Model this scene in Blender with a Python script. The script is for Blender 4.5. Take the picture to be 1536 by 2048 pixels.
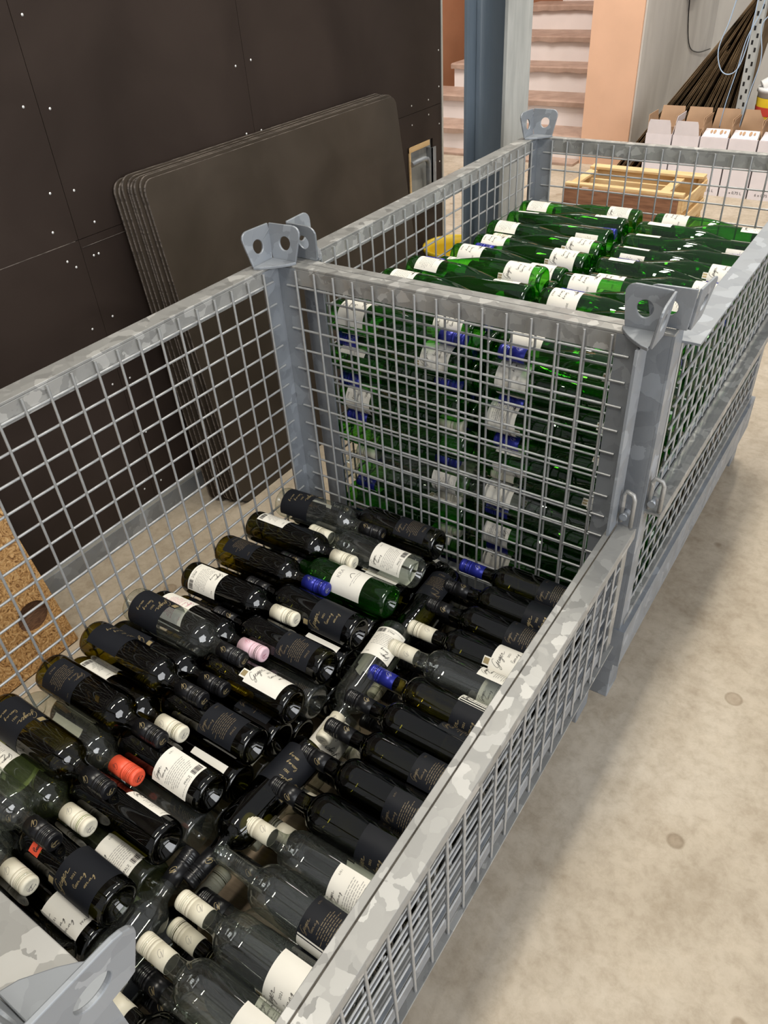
import bpy, bmesh, math, random
from mathutils import Matrix, Vector

# ------------------------------------------------------------------ clear
for o in list(bpy.data.objects):
    bpy.data.objects.remove(o, do_unlink=True)
SC = bpy.context.scene
COL = SC.collection
RNG = random.Random(7)

# ------------------------------------------------------------------ camera
def setup_camera():
    yaw, pit, rol = -0.6334, -0.6595, -0.0715
    fw = Vector((math.sin(yaw)*math.cos(pit), math.cos(yaw)*math.cos(pit), math.sin(pit)))
    rt = Vector((math.cos(yaw), -math.sin(yaw), 0)); up = rt.cross(fw)
    r2 = math.cos(rol)*rt + math.sin(rol)*up
    u2 = -math.sin(rol)*rt + math.cos(rol)*up
    cd = bpy.data.cameras.new('camera'); cam = bpy.data.objects.new('camera', cd)
    COL.objects.link(cam)
    m = Matrix((r2, u2, -fw)).transposed().to_4x4()
    m.translation = Vector((1.1255, -1.2079, 1.5439))
    cam.matrix_world = m
    cd.sensor_fit = 'VERTICAL'; cd.sensor_height = 36.0
    cd.lens = 1520.07/2048*36.0
    cd.clip_start = 0.02; cd.clip_end = 60
    SC.camera = cam
setup_camera()

# ------------------------------------------------------------------ world, lights, exposure
w = bpy.data.worlds.new('world'); SC.world = w; w.use_nodes = True
bg = w.node_tree.nodes['Background']
bg.inputs[0].default_value = (0.95, 0.97, 1.0, 1); bg.inputs[1].default_value = 0.31

def area(name, loc, target, sx, sy, power, col):
    d = bpy.data.lights.new(name, 'AREA'); d.shape = 'RECTANGLE'; d.size = sx; d.size_y = sy
    d.energy = power; d.color = col
    o = bpy.data.objects.new(name, d); COL.objects.link(o); o.location = loc
    o.rotation_euler = (Vector(target)-Vector(loc)).to_track_quat('-Z', 'Y').to_euler()
    return o
# daylight through the hall's open gate on the right, tube lamps under the ceiling
area('gate_daylight', (4.6, -1.6, 2.4), (0.4, 0.0, 0.3), 3.2, 2.6, 150, (0.96, 0.98, 1.0))
for k, (lx, ly) in enumerate(((0.45, -1.3), (0.6, 1.4), (0.4, 3.8))):
    area('ceiling_tube', (lx, ly, 3.7), (lx, ly, 0), 0.16, 1.5, 48, (1.0, 0.93, 0.80))
area('stair_light', (-1.9, 3.6, 3.6), (-1.9, 5.4, 0.4), 1.8, 1.2, 95, (1.0, 0.93, 0.88))  # unseen lamp over the stairs, turned up to brighten the risers

SC.view_settings.view_transform = 'Standard'
SC.view_settings.look = 'None'
SC.view_settings.gamma = 1.0
SC.view_settings.use_curve_mapping = False
SC.view_settings.exposure = 0.20
cy = SC.cycles
cy.max_bounces = 6; cy.diffuse_bounces = 2; cy.glossy_bounces = 2; cy.transmission_bounces = 2
cy.transparent_max_bounces = 20
cy.adaptive_threshold = 0.04; cy.adaptive_min_samples = 12
cy.caustics_reflective = False; cy.caustics_refractive = False
cy.sample_clamp_indirect = 4.0
cy.use_denoising = True

# ------------------------------------------------------------------ materials
def nodes_of(name):
    m = bpy.data.materials.new(name); m.use_nodes = True
    nt = m.node_tree; nt.nodes.clear()
    out = nt.nodes.new('ShaderNodeOutputMaterial')
    return m, nt, out
def N(nt, t, **kw):
    n = nt.nodes.new(t)
    for k, v in kw.items():
        if k.startswith('i_'):
            n.inputs[int(k[2:])].default_value = v
        else:
            setattr(n, k, v)
    return n
def ramp(nt, stops):
    r = nt.nodes.new('ShaderNodeValToRGB')
    e = r.color_ramp.elements
    while len(e) < len(stops): e.new(0.5)
    for el, (p, c) in zip(e, stops):
        el.position = p; el.color = (*c, 1)
    return r
def principled(nt, out, rough=0.5, metal=0.0, spec=0.5):
    b = nt.nodes.new('ShaderNodeBsdfPrincipled')
    b.inputs['Roughness'].default_value = rough; b.inputs['Metallic'].default_value = metal
    b.inputs['Specular IOR Level'].default_value = spec
    nt.links.new(b.outputs[0], out.inputs[0]); return b
def plain(name, c, rough=0.5, metal=0.0, spec=0.5, var=0.06, scale=14.0):
    m, nt, out = nodes_of(name); b = principled(nt, out, rough, metal, spec)
    tc = N(nt, 'ShaderNodeTexCoord'); no = N(nt, 'ShaderNodeTexNoise')
    no.inputs['Scale'].default_value = scale; no.inputs['Detail'].default_value = 5
    nt.links.new(tc.outputs['Object'], no.inputs['Vector'])
    lo = tuple(x*(1-var) for x in c); hi = tuple(min(1, x*(1+var)) for x in c)
    r = ramp(nt, [(0.3, lo), (0.7, hi)])
    nt.links.new(no.outputs[0], r.inputs[0]); nt.links.new(r.outputs[0], b.inputs['Base Color'])
    return m
def galvanised(name, c, scale=38.0, rough=0.42, metal=0.55, amount=0.22):
    m, nt, out = nodes_of(name); b = principled(nt, out, rough, metal)
    tc = N(nt, 'ShaderNodeTexCoord'); vo = N(nt, 'ShaderNodeTexVoronoi'); vo.inputs['Scale'].default_value = scale
    no = N(nt, 'ShaderNodeTexNoise'); no.inputs['Scale'].default_value = 22; no.inputs['Detail'].default_value = 4
    mixv = N(nt, 'ShaderNodeMixRGB'); mixv.inputs[0].default_value = 0.045
    nt.links.new(tc.outputs['Object'], no.inputs['Vector'])
    nt.links.new(tc.outputs['Object'], mixv.inputs[1]); nt.links.new(no.outputs[1], mixv.inputs[2])
    nt.links.new(mixv.outputs[0], vo.inputs['Vector'])
    sep = N(nt, 'ShaderNodeSeparateColor'); nt.links.new(vo.outputs['Color'], sep.inputs[0])
    lo = tuple(x*(1-amount) for x in c); hi = tuple(min(1, x*(1+amount)) for x in c)
    top = tuple(min(1, x*(1+2.2*amount)) for x in c)
    r = ramp(nt, [(0.0, lo), (0.35, c), (0.72, c), (0.86, hi), (0.97, top)])
    nt.links.new(sep.outputs[0], r.inputs[0]); nt.links.new(r.outputs[0], b.inputs['Base Color'])
    rr = N(nt, 'ShaderNodeMapRange'); rr.inputs[3].default_value = rough-0.1; rr.inputs[4].default_value = rough+0.14
    nt.links.new(sep.outputs[1], rr.inputs[0]); nt.links.new(rr.outputs[0], b.inputs['Roughness'])
    return m
def glass(name, c, refl=0.07, rough=0.02, haze=0.0, hc=(0.5, 0.5, 0.5)):
    """thin bottle wall: tinted see-through glass, longer path and more reflection at grazing angles"""
    m, nt, out = nodes_of(name)
    lw = N(nt, 'ShaderNodeLayerWeight'); lw.inputs[0].default_value = 0.5
    inv = N(nt, 'ShaderNodeMath', operation='SUBTRACT'); inv.inputs[0].default_value = 1.1
    nt.links.new(lw.outputs['Facing'], inv.inputs[1])
    g = N(nt, 'ShaderNodeMath', operation='DIVIDE'); g.inputs[0].default_value = 1.0
    nt.links.new(inv.outputs[0], g.inputs[1])
    gm = N(nt, 'ShaderNodeGamma'); gm.inputs[0].default_value = (*c, 1); nt.links.new(g.outputs[0], gm.inputs[1])
    p = N(nt, 'ShaderNodeMath', operation='POWER'); p.inputs[1].default_value = 4.5
    nt.links.new(lw.outputs['Facing'], p.inputs[0])
    ma = N(nt, 'ShaderNodeMath', operation='MULTIPLY_ADD'); ma.inputs[1].default_value = 0.75; ma.inputs[2].default_value = refl
    nt.links.new(p.outputs[0], ma.inputs[0])
    tr = N(nt, 'ShaderNodeBsdfTransparent'); nt.links.new(gm.outputs[0], tr.inputs[0])
    gl = N(nt, 'ShaderNodeBsdfGlossy'); gl.inputs['Roughness'].default_value = rough
    mx = N(nt, 'ShaderNodeMixShader'); nt.links.new(ma.outputs[0], mx.inputs[0])
    nt.links.new(tr.outputs[0], mx.inputs[1]); nt.links.new(gl.outputs[0], mx.inputs[2])
    if haze <= 0:
        nt.links.new(mx.outputs[0], out.inputs[0]); return m
    # diffuse tint mixed in for light scattered in the wall, brightening the bottles
    df = N(nt, 'ShaderNodeBsdfDiffuse'); df.inputs[0].default_value = (*hc, 1)
    tl = N(nt, 'ShaderNodeBsdfTranslucent'); tl.inputs[0].default_value = (*hc, 1)
    dm = N(nt, 'ShaderNodeMixShader'); dm.inputs[0].default_value = 0.5
    nt.links.new(df.outputs[0], dm.inputs[1]); nt.links.new(tl.outputs[0], dm.inputs[2])
    hm = N(nt, 'ShaderNodeMixShader'); hm.inputs[0].default_value = haze
    nt.links.new(mx.outputs[0], hm.inputs[1]); nt.links.new(dm.outputs[0], hm.inputs[2])
    nt.links.new(hm.outputs[0], out.inputs[0])
    return m
def concrete():
    m, nt, out = nodes_of('concrete_floor'); b = principled(nt, out, 0.62, 0, 0.35)
    tc = N(nt, 'ShaderNodeTexCoord')
    n1 = N(nt, 'ShaderNodeTexNoise'); n1.inputs['Scale'].default_value = 1.6; n1.inputs['Detail'].default_value = 8; n1.inputs['Roughness'].default_value = 0.62
    n2 = N(nt, 'ShaderNodeTexNoise'); n2.inputs['Scale'].default_value = 34; n2.inputs['Detail'].default_value = 9
    n2.inputs['Distortion'].default_value = 0.3; n2.inputs['Roughness'].default_value = 0.7
    n3 = N(nt, 'ShaderNodeTexVoronoi'); n3.inputs['Scale'].default_value = 5.2
    for n in (n1, n2, n3): nt.links.new(tc.outputs['Object'], n.inputs['Vector'])
    r1 = ramp(nt, [(0.30, (0.38, 0.315, 0.235)), (0.50, (0.485, 0.412, 0.318)), (0.72, (0.57, 0.50, 0.405))])
    nt.links.new(n1.outputs[0], r1.inputs[0])
    r2 = ramp(nt, [(0.30, (0.80, 0.78, 0.75)), (0.56, (1, 1, 1))])
    nt.links.new(n2.outputs[0], r2.inputs[0])
    mx = N(nt, 'ShaderNodeMixRGB', blend_type='MULTIPLY'); mx.inputs[0].default_value = 0.95
    nt.links.new(r1.outputs[0], mx.inputs[1]); nt.links.new(r2.outputs[0], mx.inputs[2])
    # round drip stains, only in some cells
    sep = N(nt, 'ShaderNodeSeparateColor'); nt.links.new(n3.outputs['Color'], sep.inputs[0])
    n4 = N(nt, 'ShaderNodeTexNoise'); n4.inputs['Scale'].default_value = 7.5; n4.inputs['Detail'].default_value = 9; n4.inputs['Roughness'].default_value = 0.72
    nt.links.new(tc.outputs['Object'], n4.inputs['Vector'])
    r4 = ramp(nt, [(0.36, (0.80, 0.77, 0.73)), (0.52, (1, 1, 1)), (0.68, (1.12, 1.12, 1.12))]); nt.links.new(n4.outputs[0], r4.inputs[0])
    mx4 = N(nt, 'ShaderNodeMixRGB', blend_type='MULTIPLY'); mx4.inputs[0].default_value = 0.8
    nt.links.new(mx.outputs[0], mx4.inputs[1]); nt.links.new(r4.outputs[0], mx4.inputs[2]); mx = mx4
    st = ramp(nt, [(0.0, (0.72, 0.67, 0.62)), (0.075, (0.80, 0.76, 0.72)), (0.10, (0.66, 0.62, 0.57)), (0.12, (1, 1, 1))])
    nt.links.new(n3.outputs['Distance'], st.inputs[0])
    pick = ramp(nt, [(0.60, (0, 0, 0)), (0.62, (1, 1, 1))]); nt.links.new(sep.outputs[0], pick.inputs[0])
    m2 = N(nt, 'ShaderNodeMixRGB', blend_type='MULTIPLY')
    nt.links.new(pick.outputs[0], m2.inputs[0]); nt.links.new(mx.outputs[0], m2.inputs[1]); nt.links.new(st.outputs[0], m2.inputs[2])
    nt.links.new(m2.outputs[0], b.inputs['Base Color'])
    bp = N(nt, 'ShaderNodeBump'); bp.inputs['Strength'].default_value = 0.12; bp.inputs['Distance'].default_value = 0.004
    nt.links.new(n2.outputs[0], bp.inputs['Height']); nt.links.new(bp.outputs[0], b.inputs['Normal'])
    return m
def streaky(name, lo, hi, scale, rough, stretch=(1, 1, 1), spec=0.4, detail=6):
    m, nt, out = nodes_of(name); b = principled(nt, out, rough, 0, spec)
    tc = N(nt, 'ShaderNodeTexCoord'); mp = N(nt, 'ShaderNodeMapping'); mp.inputs['Scale'].default_value = stretch
    no = N(nt, 'ShaderNodeTexNoise'); no.inputs['Scale'].default_value = scale; no.inputs['Detail'].default_value = detail
    no.inputs['Distortion'].default_value = 0.6
    nt.links.new(tc.outputs['Object'], mp.inputs[0]); nt.links.new(mp.outputs[0], no.inputs['Vector'])
    r = ramp(nt, [(0.35, lo), (0.65, hi)]); nt.links.new(no.outputs[0], r.inputs[0])
    nt.links.new(r.outputs[0], b.inputs['Base Color'])
    return m
def chipboard():
    m, nt, out = nodes_of('strand_board'); b = principled(nt, out, 0.75, 0, 0.2)
    tc = N(nt, 'ShaderNodeTexCoord')
    n1 = N(nt, 'ShaderNodeTexNoise'); n1.inputs['Scale'].default_value = 42; n1.inputs['Detail'].default_value = 4; n1.inputs['Distortion'].default_value = 4.0
    n2 = N(nt, 'ShaderNodeTexVoronoi'); n2.inputs['Scale'].default_value = 70
    mp = N(nt, 'ShaderNodeMixRGB'); mp.inputs[0].default_value = 0.12
    for n in (n1,): nt.links.new(tc.outputs['Object'], n.inputs['Vector'])
    nt.links.new(tc.outputs['Object'], mp.inputs[1]); nt.links.new(n1.outputs[1], mp.inputs[2]); nt.links.new(mp.outputs[0], n2.inputs['Vector'])
    r = ramp(nt, [(0.32, (0.16, 0.075, 0.030)), (0.45, (0.42, 0.24, 0.10)), (0.6, (0.62, 0.40, 0.19)), (0.75, (0.75, 0.55, 0.32))])
    nt.links.new(n1.outputs[0], r.inputs[0])
    sep = N(nt, 'ShaderNodeSeparateColor'); nt.links.new(n2.outputs['Color'], sep.inputs[0])
    r2 = ramp(nt, [(0, (0.7, 0.66, 0.6)), (1, (1.15, 1.1, 1.0))]); nt.links.new(sep.outputs[0], r2.inputs[0])
    mx = N(nt, 'ShaderNodeMixRGB', blend_type='MULTIPLY'); mx.inputs[0].default_value = 1
    nt.links.new(r.outputs[0], mx.inputs[1]); nt.links.new(r2.outputs[0], mx.inputs[2]); nt.links.new(mx.outputs[0], b.inputs['Base Color'])
    return m
M = {}
M['galv'] = galvanised('galvanised_steel', (0.35, 0.348, 0.335), 46, 0.46, 0.40, 0.21)
M['galv_shade'] = galvanised('galvanised_shaded', (0.30, 0.322, 0.352), 30, 0.5, 0.45, 0.14)  # same steel as the rails, cooler and darker: side shade put into the colour
M['wire'] = plain('galvanised_wire', (0.45, 0.46, 0.465), 0.42, 0.5, 0.5, 0.08, 60)
M['floor'] = concrete()
M['ply'] = streaky('film_faced_plywood', (0.027, 0.0185, 0.0150), (0.039, 0.0275, 0.0225), 3.0, 0.55, (1, 1, 1), 0.18)
M['ply_sheet'] = streaky('film_faced_sheet', (0.042, 0.032, 0.023), (0.062, 0.048, 0.036), 4.0, 0.36, (1, 1, 1), 0.30)
M['ply_edge'] = streaky('sheet_edge', (0.06, 0.05, 0.044), (0.24, 0.205, 0.18), 30.0, 0.5, (1, 1, 6), 0.4)
M['screw'] = plain('zinc_screw', (0.75, 0.75, 0.74), 0.35, 0.3)
M['osb'] = chipboard()
M['osb_shade'] = streaky('shaded_strand_board', (0.10, 0.05, 0.03), (0.20, 0.11, 0.06), 60, 0.8, (1, 1, 5))  # backing behind the handhole, recess shadow put into its darker colour
M['steel_shade'] = streaky('shaded_column', (0.15, 0.19, 0.235), (0.19, 0.235, 0.285), 5, 0.33, (3, 3, .4), 0.6)  # column web and left flange, their shade put into the bluish colour
M['steel_grey'] = streaky('grey_steel_lit_flange', (0.36, 0.37, 0.36), (0.46, 0.47, 0.455), 7, 0.55, (4, 4, .7), 0.4)  # grey steel; on the column's right flange daylight is put into the colour
M['alu'] = plain('aluminium_trim', (0.55, 0.55, 0.52), 0.4, 0.5)
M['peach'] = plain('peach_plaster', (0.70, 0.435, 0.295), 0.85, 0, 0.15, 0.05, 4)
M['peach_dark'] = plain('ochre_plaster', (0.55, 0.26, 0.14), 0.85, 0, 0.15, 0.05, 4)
M['white_wall'] = streaky('white_plaster', (0.56, 0.53, 0.50), (0.70, 0.67, 0.63), 2.5, 0.85, (1.5, 1.5, .5), 0.1)
M['riser'] = plain('painted_riser', (0.83, 0.75, 0.70), 0.8, 0, 0.2, 0.04, 6)
M['tread'] = streaky('stone_tread', (0.36, 0.245, 0.185), (0.47, 0.33, 0.255), 9, 0.6, (1, 1, 1), 0.4)
M['yellow'] = plain('yellow_plastic', (0.85, 0.60, 0.03), 0.4)
M['pine'] = streaky('pale_pine', (0.66, 0.42, 0.19), (0.80, 0.57, 0.30), 6, 0.6, (1, 1, 9))
M['pine_x'] = streaky('pale_pine_long', (0.68, 0.44, 0.20), (0.82, 0.60, 0.33), 6, 0.6, (1, 9, 9))
M['brown_wood'] = streaky('weathered_plank', (0.17, 0.075, 0.040), (0.30, 0.145, 0.080), 7, 0.65, (1, 9, 9))
M['board'] = streaky('crate_board', (0.16, 0.12, 0.08), (0.26, 0.20, 0.14), 6, 0.7, (1, 9, 9))
M['carton_white'] = plain('white_carton', (0.78, 0.72, 0.74), 0.7, 0, 0.2, 0.03)
M['carton_kraft'] = plain('kraft_carton', (0.45, 0.29, 0.18), 0.8, 0, 0.15, 0.05)
M['kraft_dark'] = streaky('old_cardboard', (0.13, 0.085, 0.045), (0.24, 0.165, 0.095), 9, 0.8, (1, 1, 1), 0.15)
M['black'] = plain('black_plastic', (0.012, 0.012, 0.013), 0.4)
M['ink'] = plain('dark_ink', (0.035, 0.03, 0.03), 0.7, 0, 0.2)
M['cable_blue'] = plain('blue_cable', (0.38, 0.50, 0.66), 0.5)
M['white_plastic'] = plain('white_plastic', (0.80, 0.80, 0.78), 0.4)
M['red'] = plain('red_print', (0.60, 0.06, 0.04), 0.5)
G = {'dark': glass('dark_green_glass', (0.24, 0.235, 0.065), 0.07, 0.0),
     'olive': glass('olive_glass', (0.46, 0.42, 0.10), 0.07, 0.0),
     'clear': glass('clear_glass', (0.94, 0.955, 0.93), 0.10, 0.0, 0.03, (0.62, 0.66, 0.62)),
     'green': glass('bright_green_glass', (0.34, 0.74, 0.20), 0.07, 0.0, 0.09, (0.040, 0.22, 0.028)),
     'pale': glass('pale_green_glass', (0.74, 0.80, 0.62), 0.09, 0.0, 0.04, (0.45, 0.50, 0.35))}
CAPM = {'black': plain('black_cap', (0.009, 0.009, 0.0105), 0.30, 0.1, 0.5, 0.1), 'cream': plain('cream_cap', (0.80, 0.75, 0.60), 0.42, 0.0, 0.5, 0.03),
        'blue': plain('blue_cap', (0.022, 0.030, 0.30), 0.30, 0.35, 0.5, 0.1), 'pink': plain('pink_cap', (0.80, 0.55, 0.62), 0.42, 0, 0.5, 0.03),
        'orange': plain('orange_red_cap', (0.80, 0.10, 0.045), 0.42, 0, 0.5, 0.03)}
PAPER = {'white': plain('cream_paper', (0.86, 0.83, 0.75), 0.7, 0, 0.2, 0.02), 'black': plain('black_paper', (0.010, 0.0112, 0.0150), 0.55, 0, 0.2, 0.1)}
M['gold'] = plain('gold_print', (0.42, 0.33, 0.17), 0.4, 0.3)
M['gold_dim'] = plain('dull_gold_print', (0.17, 0.13, 0.075), 0.5, 0.2)
M['pinkink'] = plain('pink_print', (0.62, 0.25, 0.33), 0.6)
M['greyink'] = plain('grey_print', (0.36, 0.34, 0.32), 0.7)

# ------------------------------------------------------------------ mesh helpers
class MB:
    def __init__(s): s.v = []; s.f = []; s.m = []; s.sm = []
    def add(s, vs, fs, mi=0, smooth=False):
        o = len(s.v); s.v += [tuple(p) for p in vs]
        for f in fs: s.f.append(tuple(i+o for i in f)); s.m.append(mi); s.sm.append(smooth)
    def box(s, a, b, mi=0, mat=None):
        (x0, y0, z0), (x1, y1, z1) = a, b
        vs = [(x0,y0,z0),(x1,y0,z0),(x1,y1,z0),(x0,y1,z0),(x0,y0,z1),(x1,y0,z1),(x1,y1,z1),(x0,y1,z1)]
        if mat is not None: vs = [mat @ Vector(v) for v in vs]
        s.add(vs, [(3,2,1,0),(4,5,6,7),(0,1,5,4),(1,2,6,5),(2,3,7,6),(3,0,4,7)], mi)
    def tube(s, pts, r, n=8, mi=0, caps=True):
        pts = [Vector(p) for p in pts]; rings = []; prev = None
        for i, p in enumerate(pts):
            t = (pts[min(i+1, len(pts)-1)]-pts[max(i-1, 0)]).normalized()
            if prev is None:
                a = Vector((0,0,1)) if abs(t.z) < 0.9 else Vector((1,0,0))
                x = t.cross(a).normalized()
            else:
                x = (prev - t*prev.dot(t)).normalized()
            prev = x; y = t.cross(x)
            rings.append([p + (x*math.cos(2*math.pi*k/n)+y*math.sin(2*math.pi*k/n))*r for k in range(n)])
        vs = [q for rg in rings for q in rg]; fs = []
        for i in range(len(rings)-1):
            for k in range(n):
                fs.append((i*n+k, i*n+(k+1)%n, (i+1)*n+(k+1)%n, (i+1)*n+k))
        s.add(vs, fs, mi, True)
        if caps:
            s.add(rings[0], [tuple(range(n))[::-1]], mi); s.add(rings[-1], [tuple(range(n))], mi)
    def lathe(s, prof, n=32, mi=0, top=False, bottom=False):
        vs = []; fs = []
        for r, z in prof:
            for k in range(n):
                a = 2*math.pi*k/n; vs.append((r*math.cos(a), r*math.sin(a), z))
        for i in range(len(prof)-1):
            for k in range(n):
                fs.append((i*n+k, i*n+(k+1)%n, (i+1)*n+(k+1)%n, (i+1)*n+k))
        s.add(vs, fs, mi, True)
        if bottom: s.add(vs[:n], [tuple(range(n))[::-1]], mi)
        if top: s.add(vs[-n:], [tuple(range(n))], mi)
    def prism(s, poly, thick_vec, mi=0):
        n = len(poly); t = Vector(thick_vec)
        a = [Vector(p) for p in poly]; b = [p+t for p in a]
        fs = [tuple(range(n))[::-1], tuple(range(n, 2*n))] + [(i, (i+1) % n, n+(i+1) % n, n+i) for i in range(n)]
        s.add(a+b, fs, mi)
    def mesh(s, name, mats):
        me = bpy.data.meshes.new(name); me.from_pydata(s.v, [], s.f)
        for m in mats: me.materials.append(m)
        me.polygons.foreach_set('material_index', s.m); me.polygons.foreach_set('use_smooth', s.sm)
        me.update(); return me
    def fix(s, me):
        bm = bmesh.new(); bm.from_mesh(me); bmesh.ops.remove_doubles(bm, verts=bm.verts, dist=1e-6)
        bmesh.ops.recalc_face_normals(bm, faces=bm.faces); bm.to_mesh(me); bm.free()
def link(name, me, parent=None, loc=None, mat=None):
    o = bpy.data.objects.new(name, me); COL.objects.link(o)
    if parent: o.parent = parent
    if loc is not None: o.location = loc
    if mat is not None: o.matrix_local = mat
    return o
def part(name, mb, mats, parent=None, loc=None, fix=True, bevel=0):
    me = mb.mesh(name, mats)
    if fix: mb.fix(me)
    o = link(name, me, parent, loc)
    if bevel:
        md = o.modifiers.new('bevel', 'BEVEL'); md.width = bevel; md.segments = 2; md.limit_method = 'ANGLE'
    return o
def empty(name, loc=(0, 0, 0), rz=0):
    o = bpy.data.objects.new(name, None); COL.objects.link(o); o.location = loc; o.rotation_euler = (0, 0, rz)
    o.empty_display_size = 0.05
    return o
def tag(o, label, cat, group=None, kind=None):
    o['label'] = label
    if cat: o['category'] = cat
    if group: o['group'] = group
    if kind: o['kind'] = kind
    return o
def struct(o, label):
    o['kind'] = 'structure'; o['label'] = label; return o
def rot_box(a, b, mat, mb, mi=0): mb.box(a, b, mi, mat)

# ------------------------------------------------------------------ the setting
b = MB(); b.box((-6, -4, -0.1), (6, 9, 0.0)); struct(part('floor', b, [M['floor']]), 'beige stained concrete floor')

# left partition wall: plywood panels on a frame, ends at y = 1.90
WX = -0.70
b = MB(); b.box((WX-0.09, -3.2, 0.075), (WX-0.014, 1.895, 2.9))
wall = struct(part('wall_left', b, [M['ply']]), 'dark brown film-faced plywood partition')
ys = [-3.2, -1.45, -0.722, 0.006, 0.735, 1.893]; zs = [0.078, 0.926, 2.9]
HY0, HY1, HZ0, HZ1 = 1.625, 1.820, 0.545, 0.805      # recess for the handle
for i in range(len(ys)-1):
    for j in range(2):
        y0, y1, z0, z1 = ys[i]+.0008, ys[i+1]-.0008, zs[j]+.0008, zs[j+1]-.0008
        b = MB(); jx = RNG.uniform(-.0008, .0008)
        if i == len(ys)-2 and j == 0:
            for (a0, a1, c0, c1) in ((y0, HY0, z0, z1), (HY1, y1, z0, z1), (HY0, HY1, z0, HZ0), (HY0, HY1, HZ1, z1)):
                b.box((WX-0.012+jx, a0, c0), (WX+jx, a1, c1))
            part('panel', b, [M['ply']], wall, fix=False)
        else:
            b.box((WX-0.012+jx, y0, z0), (WX+jx, y1, z1)); part('panel', b, [M['ply']], wall)
b = MB(); b.box((WX, -.62, .9252), (WX+.0004, -.005, .9268)); b.box((WX, .012, .904), (WX+.0004, .17, .9052)); part('worn_seam', b, [M['ply_edge']], wall)
sb = MB(); sb.lathe([(0.0001, 0.0016), (0.0022, 0.0013), (0.0034, 0)], 10)
sme = sb.mesh('screw', [M['screw']])
mrx = Matrix.Rotation(math.pi/2, 4, 'Y')
spots = []
for ysm in (-0.722, 0.006, 0.735):
    for k in range(12):
        for s in (-1, 1): spots.append((ysm+s*0.034+RNG.uniform(-.006, .006), 0.13+k*0.185+RNG.uniform(-.015, .015)))
for yq, zq in ((1.66, .955), (1.66, .885), (1.79, .955), (1.79, .90), (1.875, .99), (1.875, 1.12), (1.875, 1.3), (1.875, .85), (1.875, .70), (1.6, .66), (1.45, .6), (1.42, .98), (-.25, .89), (-.06, .965), (.07, .955), (-.045, .885), (.055, .875)): spots.append((yq, zq))
for yq, zq in spots:
    link('screw', sme, wall, mat=Matrix.Translation((WX, yq, zq)) @ mrx)
b = MB(); b.box((WX-0.10, -3.2, 0.0), (WX+0.012, 1.90, 0.068)); b.box((WX-.02, -3.2, 0.068), (WX+0.010, 1.90, 0.073), 1)
o = part('baseboard_left', b, [M['galv_shade'], M['alu']]); struct(o, 'grey steel channel along the foot of the plywood wall')
b = MB(); b.box((WX-0.092, 1.8935, 0.0), (WX+0.003, 1.905, 2.9)); b.box((WX-0.16, 1.905, 0), (WX-.03, 1.93, 2.9), 1)
o = part('trim_1', b, [M['alu'], M['tread']]); struct(o, 'light metal edge strip at the end of the plywood wall')

# recessed handle in the partition
hr = empty('recessed_handle', (WX, (HY0+HY1)/2, HZ0)); tag(hr, 'bent steel pipe handle in square recess of the plywood wall', 'handle')
d0, d1 = HY0-(HY0+HY1)/2, HY1-(HY0+HY1)/2; hh = HZ1-HZ0
b = MB(); b.box((-.013, d0, 0), (-.0115, d1, hh)); part('back_plate', b, [M['steel_grey']], hr)
b = MB(); b.box((-.0115, d0, 0), (0.004, d0+.012, hh)); b.box((-.0115, d0, hh-.02), (0.003, d1-.03, hh)); part('wood_edge', b, [M['pine']], hr)
b = MB(); b.box((-.0115, d1-.035, 0), (0.018, d1-.030, hh-.03)); b.box((.0135, d1-.035, 0), (0.018, d1-.004, hh-.03)); part('angle_bracket', b, [M['galv_shade']], hr)
b = MB()
b.tube([(0.006, d0+.012, hh-.065), (0.010, d0+.06, hh-.062), (0.014, d0+.10, hh-.060), (0.018, d0+.118, hh-.066), (0.018, d0+.127, hh-.085), (0.017, d0+.128, hh-.14), (0.016, d0+.128, .01)], 0.011, 12)
part('pipe', b, [M['galv_shade']], hr)

# stack of leaning sheets on the partition
def rounded_rect(y0, y1, z0, z1, r, n=6):
    pts = []
    for cyx, czx, a0 in ((y1-r, z1-r, 0), (y0+r, z1-r, 90), (y0+r, z0+r, 180), (y1-r, z0+r, 270)):
        for k in range(n+1):
            a = math.radians(a0+90*k/n); pts.append((cyx+r*math.cos(a), czx+r*math.sin(a)))
    return pts
for k in range(8):
    t = 0.0078; xb = -0.603+k*.0155; xt = -0.694+k*.0098; lean = math.asin((xb-xt)/1.045)
    root_x = xb; dy = RNG.uniform(-.006, .006)+0.0065*k; dh = RNG.uniform(-.006, .006)
    poly = [(0, y, z) for y, z in rounded_rect(0.145+dy, 1.395+dy*.6, 0, 1.045+dh, 0.035)]
    b = MB(); n = len(poly); th = t*0.93
    A = [Vector(p) for p in poly]; B = [p+Vector((th, 0, 0)) for p in A]
    b.add(A+B, [tuple(range(n))[::-1], tuple(range(n, 2*n))], 0)
    b.add(A+B, [(i, (i+1) % n, n+(i+1) % n, n+i) for i in range(n)], 1)
    o = part('plywood_sheet', b, [M['ply_sheet'], M['ply_edge']], bevel=0.0015)
    o.location = (root_x, 0, 0.002); o.rotation_euler = (0, -lean, 0)
    nm = ['against the wall, hindmost', 'second from the wall', 'third from the wall', 'fourth from the wall', 'fifth from the wall', 'sixth from the wall', 'seventh from the wall', 'foremost'][k]
    tag(o, 'dark brown rounded plywood sheet in the leaning stack, '+nm, 'plywood sheet', 'plywood sheets leaning on the partition')

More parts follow.
